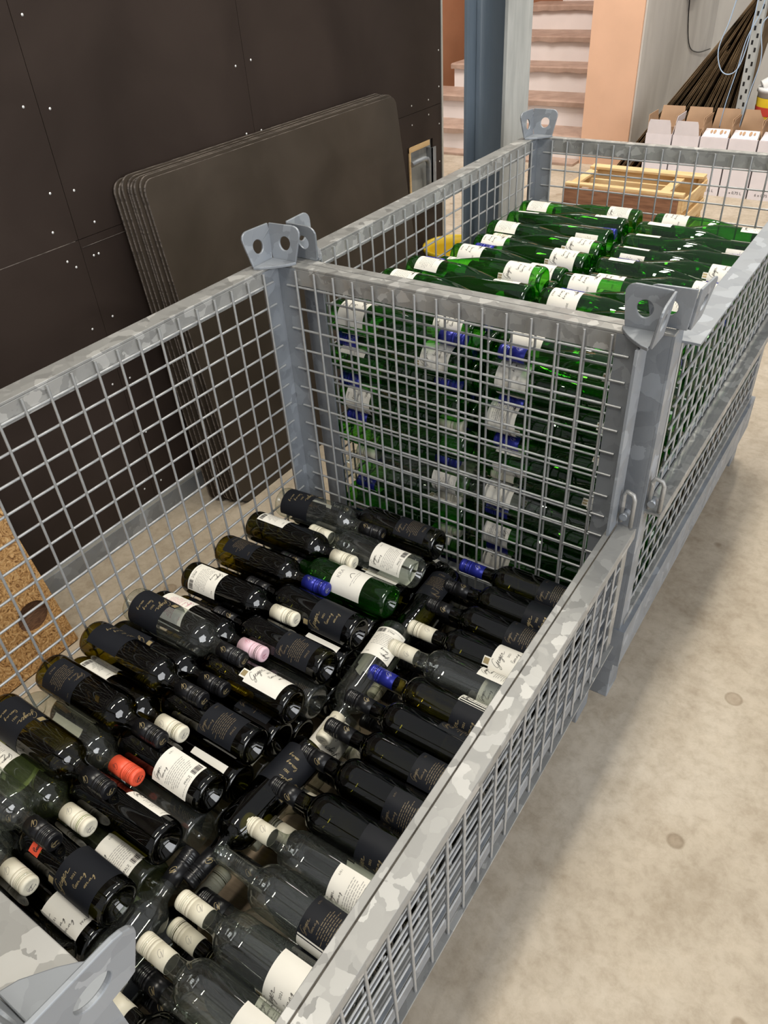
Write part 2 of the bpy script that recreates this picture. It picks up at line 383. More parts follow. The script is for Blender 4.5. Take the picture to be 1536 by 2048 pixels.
# strand board leaning on the partition at left
def leaning_board():
    root = empty('strand_board', (-0.495, -0.515, 0)); root.rotation_euler = (0, -math.radians(14.5), 0)
    tag(root, 'coarse strand board with shaded oval handhole leaning at the left', 'strand board')
    b = MB(); y0, y1, z0, z1 = -0.95, 0.0, 0, 0.66
    outer = rounded_rect(y0, y1, z0, z1, 0.025)
    cyy, czz, ra, rb = -0.068, 0.135, 0.046, 0.042
    seg = 48; hole = [(cyy+ra*math.cos(2*math.pi*k/seg), czz+rb*math.sin(2*math.pi*k/seg)) for k in range(seg)]
    # outer outline sampled by angle from the hole's centre
    def hit(a):
        dx, dz = math.cos(a), math.sin(a); ts = []
        if dx > 1e-9: ts.append((y1-cyy)/dx)
        if dx < -1e-9: ts.append((y0-cyy)/dx)
        if dz > 1e-9: ts.append((z1-czz)/dz)
        if dz < -1e-9: ts.append((z0-czz)/dz)
        q = min(ts); return (cyy+dx*q, czz+dz*q)
    angs = sorted([2*math.pi*k/seg for k in range(seg)] + [math.atan2(zc-czz, yc-cyy) % (2*math.pi) for yc in (y0, y1) for zc in (z0, z1)])
    n = len(angs); t = 0.019
    out2 = [hit(a) for a in angs]; hol2 = [(cyy+ra*math.cos(a), czz+rb*math.sin(a)) for a in angs]
    for x in (0, t):
        b.add([(x, y, z) for y, z in out2]+[(x, y, z) for y, z in hol2], [(i, (i+1) % n, n+(i+1) % n, n+i) if x else (n+i, n+(i+1) % n, (i+1) % n, i) for i in range(n)])
    b.add([(0, y, z) for y, z in out2]+[(t, y, z) for y, z in out2], [(i, (i+1) % n, n+(i+1) % n, n+i) for i in range(n)])
    b.add([(0, y, z) for y, z in hol2]+[(t, y, z) for y, z in hol2], [(n+i, n+(i+1) % n, (i+1) % n, i) for i in range(n)])
    part('board', b, [M['osb']], root)
    b = MB(); b.prism([(-.012, y, z) for y, z in [(cyy+(ra+.02)*math.cos(2*math.pi*k/24), czz+(rb+.02)*math.sin(2*math.pi*k/24)) for k in range(24)]], (.011, 0, 0))
    part('backing', b, [M['osb_shade']], root)
leaning_board()

# back of the hall: peach pillar, white wall, back wall, stairs
b = MB(); b.box((-1.17, 4.75, 0), (-0.812, 8.0, 3.2)); struct(part('wall_back', b, [M['peach']]), 'peach plastered pillar wall beside the stairs')
b = MB(); b.box((-0.812, 4.765, 0), (-0.80, 6.62, 3.2)); struct(part('wall_side', b, [M['white_wall']]), 'white plastered wall behind the cardboard')
b = MB(); b.box((-0.80, 6.6, 0), (5.0, 6.7, 3.2)); struct(part('wall_right', b, [M['white_wall']]), 'grey white end wall')
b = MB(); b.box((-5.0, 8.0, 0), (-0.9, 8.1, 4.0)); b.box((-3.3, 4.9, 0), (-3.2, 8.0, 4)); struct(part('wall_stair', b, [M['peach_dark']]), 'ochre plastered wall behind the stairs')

st = empty('staircase', (-1.176, 4.70, 0)); tag(st, 'white stairs with worn brown stone treads beside the peach pillar', 'staircase')
b = MB(); b.box((-2.0, -0.06, 0), (0, 0.10, 0.018)); part('tread', b, [M['tread']], st)
yk = [0.09, 0.385, 0.715, 0.97, 1.36, 1.66, 1.96]; lk = [-2.0, -1.95, -1.46, -1.33, -1.10, -.9, -.8]
for k in range(7):
    h = 0.18*(k+1); y0 = yk[k]; y1 = yk[k+1] if k < 6 else 2.4
    b = MB(); b.box((lk[k], y0, 0.0 if k == 0 else h-0.18), (0, y1+.02, h-0.04)); part('riser', b, [M['riser']], st)
    # worn nosing, slightly uneven front edge
    b = MB(); nn = 24; vs = []
    for i in range(nn+1):
        x = lk[k]-.02 + (0.018-lk[k])*i/nn; jy = RNG.uniform(-.006, .004); jz = RNG.uniform(-.006, .005)
        vs += [(x, y0-.028+jy, h-.040+jz), (x, y0-.030+jy, h-.008), (x, y0-.012, h), (x, y1+.01, h), (x, y1+.01, h-.038)]
    fs = []
    for i in range(nn):
        for q in range(5): fs.append((i*5+q, (i+1)*5+q, (i+1)*5+(q+1) % 5, i*5+(q+1) % 5))
    fs += [(0, 1, 2, 3, 4), tuple(nn*5+q for q in (4, 3, 2, 1, 0))]
    b.add(vs, fs); part('tread', b, [M['tread']], st)

# ------------------------------------------------------------------ steel column (H section)
cx0, cx1, cyf, cd_ = -0.318, -0.160, 1.40, 0.185
co = empty('steel_column', (cx0, cyf, 0)); tag(co, 'blue grey steel H column behind the far crate', 'column')
W_ = cx1-cx0
def extr(poly, h, name, mats, mi_fn=None):
    b = MB(); n = len(poly)
    b.add([(x, y, 0) for x, y in poly]+[(x, y, h) for x, y in poly], [(i, (i+1) % n, n+(i+1) % n, n+i) for i in range(n)]+[tuple(range(n, 2*n))])
    return part(name, b, mats, co, fix=True)
extr([(0, 0), (.011, 0), (.011, cd_), (0, cd_)], 3.4, 'flange', [M['steel_shade']], None)
extr([(W_-.011, 0), (W_, 0), (W_, cd_), (W_-.011, cd_)], 3.4, 'flange', [M['steel_grey']], None)
# web with rolled fillets
web = []
for k in range(7):
    a = math.radians(180+90*k/6); web.append((.011+.018+.018*math.cos(a), cd_*.38-.018-.018*math.sin(a)*-1+.0))
fil = [(.011, cd_*.5-.03)]
for k in range(7):
    a = math.radians(180-90*k/6); fil.append((.011+.022+.022*math.cos(a), cd_*.5-.028+.022*math.sin(a)))
for k in range(7):
    a = math.radians(90-90*k/6); fil.append((W_-.011-.022+.022*math.cos(a), cd_*.5-.028+.022*math.sin(a)))
fil += [(W_-.011, cd_*.5-.03), (W_-.011, cd_*.5+.03), (.011, cd_*.5+.03)]
o = extr(fil, 3.4, 'web', [M['steel_shade']])
b = MB(); b.box((-.04, -.04, 0), (W_+.04, cd_+.04, .012)); part('base_plate', b, [M['steel_shade']], co)

# yellow bucket
bk = empty('bucket', (-0.535, 1.72, 0)); tag(bk, 'yellow plastic bucket on the floor behind the far crate', 'bucket')
b = MB(); b.lathe([(.10, .004), (.105, 0), (.135, .385), (.142, .388), (.142, .405), (.132, .405), (.126, .37), (.099, .01), (0.0005, .01)], 40, bottom=False); part('tub', b, [M['yellow']], bk)
b = MB(); b.tube([(.14*math.cos(t), .14*math.sin(t), .37-.16*math.sin((t-.2)/2.74*math.pi)) for t in [0.2+2.74*i/14 for i in range(15)]], .003, 6); part('bail', b, [M['alu']], bk)

# ------------------------------------------------------------------ wooden box behind the far crate
wb = empty('wooden_box', (-0.615, 3.125, 0)); tag(wb, 'open slatted pine box with weathered brown front planks', 'wooden box')
BW, BD, BH = 0.665, 0.45, 0.30
for z0, z1 in ((0.004, 0.148), (0.156, BH-.006)):
    b = MB(); b.box((0, -.012, z0), (BW-.02, 0.004, z1)); part('front_plank', b, [M['brown_wood']], wb, bevel=.002)
    b = MB(); b.box((0.0, BD-.004, z0), (BW, BD+.012, z1)); part('back_plank', b, [M['pine_x']], wb, bevel=.002)
for x in (0.002, BW-.034):
    for y in (0.004, BD-.036):
        b = MB(); b.box((x, y, 0.002), (x+.032, y+.032, BH)); part('post', b, [M['pine']], wb, bevel=.002)
for x in (-.008, BW-.002):
    for z0 in (0.02, 0.12, 0.22):
        b = MB(); b.box((x, .002, z0), (x+.011, BD, z0+.065)); part('end_slat', b, [M['pine']], wb, bevel=.002)
b = MB(); b.box((0.0, 0.0, BH), (BW, 0.042, BH+.014)); part('rim_slat', b, [M['pine_x']], wb, bevel=.002)
b = MB(); b.box((0.0, BD-.075, BH), (BW, BD, BH+.014)); part('rim_slat', b, [M['pine_x']], wb, bevel=.002)
for x in (0.0, BW-.15):
    b = MB(); b.box((x, 0.05, BH-.016), (x+.05, BD-.08, BH-.002)); part('rim_slat', b, [M['pine']], wb, bevel=.002)
b = MB(); b.box((.04, BD-.16, BH-.10), (BW-.16, BD-.145, BH-.03)); part('divider', b, [M['pine_x']], wb, bevel=.002)
b = MB(); b.box((.034, .01, .01), (BW-.036, BD-.005, .022)); part('bottom_board', b, [M['pine_x']], wb)

# ------------------------------------------------------------------ white cartons
FONT_CACHE = {}
def text_faces(s, size):
    """flat glyph triangles of a short text, origin at its left baseline"""
    key = (s, size)
    if key in FONT_CACHE: return FONT_CACHE[key]
    cu = bpy.data.curves.new('glyphs', 'FONT'); cu.body = s; cu.size = size; cu.resolution_u = 2
    ob = bpy.data.objects.new('glyphs', cu); COL.objects.link(ob)
    dg = bpy.context.evaluated_depsgraph_get(); dg.update()
    me = bpy.data.meshes.new_from_object(ob.evaluated_get(dg))
    vs = [(v.co.x, v.co.y) for v in me.vertices]; fs = [tuple(p.vertices) for p in me.polygons]
    bpy.data.objects.remove(ob); bpy.data.curves.remove(cu); bpy.data.meshes.remove(me)
    FONT_CACHE[key] = (vs, fs); return vs, fs
ordw = ['first', 'second', 'third', 'fourth', 'fifth', 'sixth', 'seventh', 'eighth', 'ninth', 'tenth', 'eleventh', 'twelfth', 'thirteenth', 'fourteenth', 'fifteenth', 'sixteenth']
def carton(i, x0, wd, hgt, style):
    root = empty('carton', (x0, 4.285, 0))
    lab = {0: 'white wine carton with closed handle slot, leftmost in the row', 1: 'white wine carton with open oval handhole, second from the left',
           2: 'white wine carton with folded cut-out flap, third from the left', 3: 'white wine carton with folded cut-out flap, fourth from the left',
           4: 'white wine carton at the right frame edge, fifth from the left'}[i]
    tag(root, lab, 'carton', 'white cartons on the floor in a row')
    dp = 0.24; t = .004
    b = MB(); b.box((0, 0, 0), (wd, t, hgt)); b.box((0, dp-t, 0), (wd, dp, hgt)); b.box((0, t, 0), (t, dp-t, hgt)); b.box((wd-t, t, 0), (wd, dp-t, hgt)); b.box((t, t, 0), (wd-t, dp-t, t))
    part('box_body', b, [M['carton_white']], root)
    b = MB(); b.box((t, dp-t-.001, .2), (wd-t, dp-t, hgt)); b.box((t, t, .2), (t+.001, dp-t, hgt)); b.box((wd-t-.001, t, .2), (wd-t, dp-t, hgt)); part('kraft_lining', b, [M['carton_kraft']], root)
    def flap(poly, thick, mats, name):
        bb = MB(); bb.prism(poly, thick); return part(name, bb, mats, root)
    ht = 0.085
    if style == 'up':
        flap([(0.004, 0, hgt), (wd-.004, 0, hgt), (wd-.014, -.006, hgt+ht-.02), (wd-.022, -.008, hgt+ht), (.018, -.008, hgt+ht), (.010, -.006, hgt+ht-.02)], (0, .003, 0), [M['carton_white']], 'front_flap')
    else:
        flap([(0.004, .004, hgt), (wd-.004, .004, hgt), (wd-.010, .075, hgt+.035), (.010, .075, hgt+.035)], (0, -.001, .003), [M['carton_white']], 'front_flap')
        for q, (cxn, rr) in enumerate(((.30, .010), (.42, .012), (.66, .013), (.80, .009))):
            bb = MB(); bb.add([(wd*cxn+rr*math.cos(a)*.7, .045+rr*math.sin(a)*1.5, hgt+.0265+rr*math.sin(a)*.7) for a in [2*math.pi*k/10 for k in range(10)]], [tuple(range(10))])
            part('punch_hole', bb, [M['carton_kraft']], root, fix=False)
    flap([(0.0, dp, hgt), (wd, dp, hgt), (wd-.01, dp+.03, hgt+.12), (.01, dp+.03, hgt+.12)], (0, -.003, 0), [M['carton_kraft']], 'back_flap')
    flap([(wd, .02, hgt), (wd, dp, hgt), (wd+.012, dp-.01, hgt+.10), (wd+.012, .05, hgt+.10)], (-.003, 0, 0), [M['carton_kraft'] if i != 0 else M['carton_white']], 'side_flap')
    flap([(0, .02, hgt), (0, dp, hgt), (-.012, dp-.01, hgt+.10), (-.012, .05, hgt+.10)], (.003, 0, 0), [M['carton_kraft']], 'side_flap')
    if i in (0, 1):
        bb = MB(); pts = []
        for k in range(16):
            a = 2*math.pi*k/16; pts.append((wd/2+math.copysign(.026, math.cos(a))+.011*math.cos(a), -.0012, hgt-.075+.011*math.sin(a)))
        bb.add(pts, [tuple(range(16))]); part('hand_hole', bb, [M['greyink'] if i else M['carton_white']], root, fix=False)
    # print on the lower front
    vs, fs = text_faces('6 x 0,75 L', 0.024)
    bb = MB(); bb.add([(wd-.125+x, -.0012, .022+y) for x, y in vs], fs); part('print', bb, [M['ink']], root, fix=False)
for i in range(5):
    carton(i, -0.545+i*0.176, 0.166, 0.345, 'up' if i < 2 else 'fold')

# flattened cardboard leaning behind the cartons
for k in range(15):
    f = k/14; xb = -0.86+0.68*f+RNG.uniform(-.008, .008); sl = 0.72*(1-f)+0.13*f
    L = 1.32+RNG.uniform(-.28, .05)
    if k in (5, 6, 9): L -= 0.3
    ang = math.atan(sl); y0 = 4.585+RNG.uniform(-.015, .03)+.012*(k % 3); dpth = RNG.uniform(.38, .5)
    if xb < -.79: y0 = 4.585; dpth = .155
    b = MB(); b.box((0, 0, 0), (.004, dpth, L)); b.box((.0075, .004, 0), (.0115, dpth, L-.004)); b.box((.004, dpth-.01, 0), (.0075, dpth, L-.004))
    o = part('flat_carton', b, [M['kraft_dark']]); o.location = (xb, y0, 0.003); o.rotation_euler = (0, ang, 0)
    tag(o, 'flattened brown cardboard carton leaning behind the white cartons, %s from the left' % ordw[k], 'cardboard', 'flattened cartons leaning on the shelf upright')

# perforated shelf upright
up = empty('shelf_upright', (-0.075, 4.56, 0)); tag(up, 'grey perforated steel shelf upright behind the cartons', 'shelf upright')
b = MB(); b.box((0, 0, 0), (.055, .003, 2.2)); b.box((0.052, 0.003, 0), (.055, .05, 2.2)); part('angle_post', b, [M['steel_grey']], up)
hb = MB(); hb.box((-.006, -.0006, -.012), (.006, 0.0004, .012)); hm = hb.mesh('slot', [M['black']])
for k in range(26):
    for xx in (.017,): link('slot', hm, up, (xx, 0, .08+k*.075))
for k in range(26): link('slot', hm, up, (.04, 0, .115+k*.075))

# cables and small things at the right back
def cable(name, pts, r, mat, label):
    P = [Vector(p) for p in pts]; Q = []
    for i in range(len(P)-1):
        p0, p1, p2, p3 = P[max(i-1, 0)], P[i], P[i+1], P[min(i+2, len(P)-1)]
        for j in range(6):
            t = j/6; Q.append(.5*((2*p1)+(-p0+p2)*t+(2*p0-5*p1+4*p2-p3)*t*t+(-p0+3*p1-3*p2+p3)*t**3))
    Q.append(P[-1]); b = MB(); b.tube(Q, r, 6, 0); o = part(name, b, [mat]); return tag(o, label, 'cable')
cable('data_cable', [(-.17, 4.5, 1.15), (-.20, 4.5, .95), (-.235, 4.5, .80), (-.20, 4.5, .69), (-.14, 4.5, .665), (-.09, 4.5, .72), (-.065, 4.5, .90), (-.06, 4.5, 1.15)], .0035, M['cable_blue'], 'pale blue cable hanging in a wide loop before the cardboard')
cable('data_cable', [(-.01, 4.5, 1.2), (-.03, 4.5, 1.0), (-.08, 4.5, .86), (-.10, 4.5, .70), (-.13, 4.5, .5), (-.14, 4.5, .36)], .003, M['cable_blue'], 'pale blue cable hanging straight down before the cardboard')
cable('data_cable', [(.03, 4.5, 1.2), (.025, 4.5, 1.0), (-.01, 4.5, .92), (.025, 4.5, .75), (.0, 4.5, .56), (-.02, 4.5, .36)], .003, M['cable_blue'], 'pale blue cable wavering in front of the shelf upright')
cable('wall_cable', [(-.792, 5.70, 1.3), (-.792, 5.70, .95), (-.792, 5.86, .66), (-.792, 6.15, .56), (-.78, 6.5, .54)], .004, M['black'], 'thin black cable drooping along the white wall')
tag(part('junction_box', (lambda q: (q.box((-.799, 5.62, .985), (-.75, 5.80, 1.09)), q)[1])(MB()), [M['black']], bevel=.006), 'black box on the white wall above the drooping cable', 'junction box')
pb = empty('paint_bucket', (0.155, 4.66, 0.0)); tag(pb, 'white bucket with yellow and red print on the shelf edge', 'bucket')
b = MB(); b.lathe([(.12, .34), (.135, .56), (.142, .56), (.142, .585), (.0005, .585)], 32, bottom=True); part('tub', b, [M['white_plastic']], pb)
b = MB(); b.lathe([(.1265, .40), (.1345, .53)], 32); part('print_band', b, [M['yellow']], pb, fix=False)
b = MB(); b.lathe([(.1305, .43), (.134, .48)], 32); part('print_stripe', b, [M['red']], pb, fix=False)
b = MB(); b.box((-.15, -.15, .30), (.3, .2, .34)); part('shelf_board', b, [M['steel_grey']], pb)
b = MB(); b.box((-.14, -.14, 0), (-.10, -.10, .30)); b.box((.24, -.14, 0), (.28, -.10, .30)); part('shelf_leg', b, [M['steel_grey']], pb)
rl = empty('paper_roll', (0.125, 4.63, 0.628)); rl.rotation_euler = (0, math.radians(62), math.radians(25)); tag(rl, 'white paper roll lying on the white bucket', 'paper roll')
b = MB(); b.lathe([(.012, -.09), (.038, -.09), (.04, -.088), (.04, .088), (.038, .09), (.012, .09)], 24); part('roll', b, [M['white_plastic']], rl)

# ------------------------------------------------------------------ mesh crates
WR = 0.0026
_wire = {}
def wire_mesh(L):
    k = round(L, 3)
    if k not in _wire:
        b = MB(); b.tube([(0, 0, 0), (0, 0, k)], WR, 8); _wire[k] = b.mesh('wire', [M['wire']])
    return _wire[k]
def wire(parent, p, axis, L):
    m = Matrix.Translation(p)
    if axis == 'y': m = m @ Matrix.Rotation(-math.pi/2, 4, 'X')
    elif axis == 'x': m = m @ Matrix.Rotation(math.pi/2, 4, 'Y')
    link('wire', wire_mesh(L), parent, mat=m)

def plate_with_hole(length, height, hr, n=40, cxh=None, rc=0.02, flare=0.018, th=0.005):
    """ear plate in local (s along, z up); rounded free top corner; returns list of (s, z, d) front ring and hole ring"""
    cxh = cxh or length*.52; czh = height*.50
    def inside(s_, z_):
        if s_ < 0 or s_ > length or z_ < 0 or z_ > height: return False
        if s_ > length-rc and z_ > height-rc: return (s_-(length-rc))**2+(z_-(height-rc))**2 <= rc*rc
        return True
    out = []
    for k in range(n):
        a = 2*math.pi*k/n; lo, hi = 0.0, length+height
        for _ in range(30):
            mid = (lo+hi)/2
            if inside(cxh+mid*math.cos(a), czh+mid*math.sin(a)): lo = mid
            else: hi = mid
        out.append((cxh+lo*math.cos(a), czh+lo*math.sin(a)))
    hole = [(cxh+hr*math.cos(2*math.pi*k/n), czh+hr*math.sin(2*math.pi*k/n)) for k in range(n)]
    return out, hole
def ear(parent, cx, cy_, dx, dy, z0):
    """stacking ear on a corner: two plates leaving the corner along dx (x) and dy (y), flaring outward"""
    b = MB(); H = 0.076
    for axis, sg in (('x', dx), ('y', dy)):
        out, hole = plate_with_hole(0.074, H, 0.0145)
        n = len(out)
        def P(s_, z_, d):
            fl = 0.008*(z_/H); k = .84+.30*(z_/H)
            if axis == 'x': return (cx-dx*fl+sg*s_*k, cy_-dy*(fl+d+.006*s_/.078*z_/H), z0+z_)
            return (cx-dx*(fl+d+.006*s_/.078*z_/H), cy_-dy*fl+sg*s_*k, z0+z_)
        fr = [P(*q, 0) for q in out]; fh = [P(*q, 0) for q in hole]; br = [P(*q, .005) for q in out]; bh = [P(*q, .005) for q in hole]
        vs = fr+fh+br+bh; fs = []
        for i in range(n):
            j = (i+1) % n
            fs += [(i, j, n+j, n+i), (3*n+i, 3*n+j, 2*n+j, 2*n+i), (i, 2*n+i, 2*n+j, j), (n+i, n+j, 3*n+j, 3*n+i)]
        b.add(vs, fs)
    # folded foot of the ear, welded to the rails
    b.prism([(cx, cy_, z0-.001), (cx+dx*.066, cy_, z0-.001), (cx+dx*.060, cy_+dy*.014, z0-.001), (cx+dx*.044, cy_+dy*.034, z0-.001), (cx+dx*.034, cy_+dy*.044, z0-.001), (cx+dx*.014, cy_+dy*.060, z0-.001), (cx, cy_+dy*.066, z0-.001)], (0, 0, .006))
    part('stacking_ear', b, [M['galv_shade']], parent, bevel=.0012)

def mesh_crate(loc, gate_up, label):
    root = empty('mesh_crate', loc); tag(root, label, 'mesh crate', 'galvanised mesh crates')
    X1, Y0 = 0.80, -1.20; ZT = 0.970
    # corner posts
    for ix, x in ((1, 0.0), (-1, X1)):
        for iy, y in ((-1, 0.0), (1, Y0)):
            b = MB(); o_ = 0.004; t = .005; wd = .045
            ax0, ax1 = sorted((x-ix*o_, x-ix*(o_+t))); ay0, ay1 = sorted((y-iy*(o_+t), y+iy*wd))
            b.box((ax0, ay0, .10), (ax1, ay1, ZT-.004))
            bx0, bx1 = sorted((x-ix*(o_-.0002), x+ix*wd)); by0, by1 = sorted((y-iy*o_, y-iy*(o_+t)))
            b.box((bx0, by0, .10), (bx1, by1, ZT-.004))
            part('corner_post', b, [M['galv_shade']], root, fix=False)
            b = MB(); fx0, fx1 = sorted((x-ix*.008, x+ix*.062)); fy0, fy1 = sorted((y-iy*.008, y+iy*.062))
            b.box((fx0, fy0, .0), (fx1, fy1, .10)); part('foot', b, [M['galv_shade']], root, bevel=.002)
            ear(root, x-ix*.025, y-iy*(.016 if iy < 0 else (.002 if gate_up else .0)), ix, iy, ZT+.002)
    # base frame and boards
    b = MB()
    b.box((-.012, Y0-.012, .125), (0.02, .012, .225)); b.box((X1-.02, Y0-.012, .125), (X1+.022, .012, .240))
    b.box((.02, -.02, .125), (X1-.02, .012, .225)); b.box((.02, Y0-.012, .125), (X1-.02, Y0+.02, .225))
    part('base_frame', b, [M['galv_shade']], root, fix=False)
    for k in range(8):
        b = MB(); b.box((.021, Y0+.022+k*.1446, .140), (X1-.021, Y0+.022+k*.1446+.139, .162)); part('base_board', b, [M['board']], root)
    def rail(side):
        b = MB(); wdt = .044; e = .005
        if side == 'left':
            b.box((-e-wdt, Y0-.028, ZT-.004), (-e, .028, ZT+.001)); b.box((-e-.003, Y0-.004, ZT-.040), (-e, .004, ZT-.0042))
        elif side == 'far':
            b.box((-.049, e, ZT-.004), (X1+.012, e+.024, ZT+.0012)); b.box((-.004, e, ZT-.040), (X1+.003, e+.003, ZT-.0042))
        else:
            yi = Y0-e if gate_up else Y0+.045
            b.box((-.049, Y0-e-(.022 if gate_up else 0), ZT-.004), (X1+.012, yi, ZT+.0012)); b.box((-.004, Y0-e-.003, ZT-.040), (X1+.003, Y0-e, ZT-.0042))
        return part('side_panel', b, [M['galv']], root, fix=False, bevel=.001)
    pl = rail('left')
    for k in range(1, 24): wire(pl, (0.0022, -.05*k, .20), 'z', .765)
    for k in range(15): wire(pl, (-.0026, Y0+.018, .938-.05*k), 'y', 1.164)
    pf = rail('far')
    for k in range(1, 16): wire(pf, (.05*k, -.0022, .20), 'z', .765)
    for k in range(15): wire(pf, (.018, .0026, .9275-.05*k), 'x', .764)
    pn = rail('near')
    for k in range(1, 16): wire(pn, (.05*k, Y0+.0022, .20), 'z', .765)
    for k in range(15): wire(pn, (.018, Y0-.0026, .9275-.05*k), 'x', .764)
    # right side: fixed lower panel
    b = MB()
    b.box((X1-.002, Y0+.012, .552), (X1+.010, -.012, .572)); b.box((X1-.002, Y0+.012, .238), (X1+.012, -.012, .256))
    if gate_up:
        b.box((X1+.006, Y0+.005, .570), (X1+.042, -.005, .575)); b.box((X1+.038, Y0+.005, .548), (X1+.042, -.005, .570))
    lp = part('lower_panel', b, [M['galv']], root, fix=False, bevel=.0008)
    for k in range(1, 24): wire(lp, (X1+.001, -.05*k, .245), 'z', .32)
    for k in range(6): wire(lp, (X1+.006, Y0+.02, .29+.05*k), 'y', 1.16)
    # drop gate
    if not gate_up:
        b = MB()
        b.box((X1+.013, Y0+.005, .569), (X1+.048, .002, .574)); b.box((X1+.044, Y0+.005, .549), (X1+.048, .002, .569))
        b.box((X1+.036, Y0+.005, .238), (X1+.048, -.006, .243))
        for y in (Y0+.005, -.030): b.box((X1+.036, y, .243), (X1+.040, y+.028, .569))
        gt = part('drop_gate', b, [M['galv']], root, fix=False, bevel=.0008)
        for k in range(23): wire(gt, (X1+.0425, -.08-.05*k, .242), 'z', .325)
        for k in range(6): wire(gt, (X1+.037, Y0+.02, .29+.05*k), 'y', 1.16)
    else:
        b = MB()
        b.box((X1-.006, Y0+.045, .925), (X1+.042, -.045, .930)); b.box((X1+.0, Y0+.045, .892), (X1+.004, -.045, .925))
        for y in (Y0+.045, -.075): b.box((X1+.0, y, .585), (X1+.005, y+.030, .925))
        b.box((X1+.0, Y0+.045, .585), (X1+.008, -.045, .600))
        gt = part('drop_gate', b, [M['galv_shade']], root, fix=False, bevel=.0008)
        for k in range(1, 23): wire(gt, (X1+.009, -.05-.05*k, .59), 'z', .335)
        for k in range(6): wire(gt, (X1+.014, Y0+.06, .64+.05*k), 'y', 1.08)
    # gate latches: bent loops at the corners
    for y, s in ((-.004, -1), (Y0+.004, 1)):
        b = MB()
        b.tube([(X1+.016, y, .585), (X1+.016, y, .650), (X1+.020, y, .660), (X1+.034, y+s*.002, .655), (X1+.038, y+s*.003, .645), (X1+.038, y+s*.003, .580)], .0045, 8)
        part('latch_loop', b, [M['galv']], root)
        b = MB(); b.tube([(X1+.022, y-.006, .600), (X1+.022, y+.016, .600)], .008, 10); part('hinge_pin', b, [M['galv_shade']], root)
    return root
mesh_crate((0, 0, 0), False, 'near galvanised mesh crate with its right gate folded down')
mesh_crate((0.033, 1.258, 0), True, 'far galvanised mesh crate filled with green bottles, gate closed')

# ------------------------------------------------------------------ bottles
RB = 0.0372
def smooth_prof(pts, sub=4):
    out = []
    for i in range(len(pts)-1):
        p0, p1, p2, p3 = pts[max(i-1, 0)], pts[i], pts[i+1], pts[min(i+2, len(pts)-1)]
        for j in range(sub):
            t = j/sub
            out.append(tuple(.5*((2*p1[q])+(-p0[q]+p2[q])*t+(2*p0[q]-5*p1[q]+4*p2[q]-p3[q])*t*t+(-p0[q]+3*p1[q]-3*p2[q]+p3[q])*t**3) for q in (0, 1)))
    out.append(pts[-1]); return out
BASE = [(0.0004, .022), (.010, .0205), (.020, .013), (.027, .003), (.0305, 0.0), (.0345, .002), (RB-.0006, .007), (RB, .013)]
bord = BASE + [(RB, .05), (RB, .12), (RB, .180)] + smooth_prof([(RB, .184), (.0355, .196), (.0295, .207), (.0205, .215), (.0160, .223), (.0148, .234)], 3) + [(.0143, .26), (.0140, .284), (.0156, .2845), (.0158, .289), (.0143, .290), (.0140, .2985), (.0118, .2985), (.0112, .27)]
hock = BASE + [(RB, .05), (RB, .10), (RB, .138)] + smooth_prof([(RB, .140), (.0358, .160), (.0318, .190), (.0255, .222), (.0195, .250), (.0162, .270), (.0146, .290)], 3) + [(.0140, .315), (.0156, .3155), (.0156, .321), (.0140, .3215), (.0140, .333), (.0118, .333), (.0112, .30)]
GLASS = {}
for kind, prof in (('bord', bord), ('hock', hock)):
    for g in G:
        if kind == 'hock' and g not in ('green', 'clear'): continue
        b = MB(); b.lathe(prof, 36); GLASS[(kind, g)] = b.mesh('glass_'+kind+'_'+g, [G[g]])

# handwriting strokes (unit: x-height about 0.36)
Gs = [(.62, .86), (.48, 1.0), (.26, .88), (.08, .5), (.04, .15), (.16, -.02), (.36, .10), (.50, .42), (.52, .46), (.47, .1), (.34, -.36), (.18, -.46), (.16, -.26), (.40, -.02), (.62, .12)]
es = [(0, .12), (.14, .26), (.16, .38), (.07, .36), (.03, .14), (.12, .0), (.27, .12)]
is_ = [(0, .12), (.08, .36), (.06, .06), (.16, .10)]
gs = [(0, .10), (.20, .34), (.08, .37), (.0, .14), (.10, .04), (.22, .34), (.18, -.28), (.06, -.44), (.04, -.26), (.30, .10)]
rs = [(0, .12), (.09, .38), (.10, .28), (.20, .34), (.18, .06), (.34, .06), (.60, .16)]
def chain(*ls):
    pts = []; x = 0
    for l in ls:
        pts += [(p[0]+x, p[1]) for p in (l if not pts else l[1:])]; x = pts[-1][0]
    return pts
SIGN = chain(Gs, es, is_, gs, es, rs)
WORD = chain([(.0, .5), (.1, .9), (.3, .8), (.2, .45), (.05, .42), (.3, .0), (.4, .1)], is_, es, es, rs, is_, rs, gs)
MONO = [(.70, .80), (.50, 1.0), (.22, .86), (.04, .5), (.06, .12), (.24, .02), (.48, .28), (.60, .62), (.56, .2), (.44, -.25), (.75, .12), (1.0, .5)]
def stroke(b, pts, size, width, ox, oy, mi, wrap, slant=.25):
    Q = smooth_prof([(p[0]+slant*p[1], p[1]) for p in pts], 4)
    Q = [(ox+x*size, oy+y*size) for x, y in Q]
    L = []; R = []
    for i, q in enumerate(Q):
        a = Q[max(i-1, 0)]; c = Q[min(i+1, len(Q)-1)]
        dx, dy = c[0]-a[0], c[1]-a[1]; d = math.hypot(dx, dy) or 1
        nx, ny = -dy/d*width/2, dx/d*width/2
        L.append((q[0]+nx, q[1]+ny)); R.append((q[0]-nx, q[1]-ny))
    n = len(Q); b.add([wrap(*p) for p in L+R], [(n+i, n+i+1, i+1, i) for i in range(n-1)], mi)
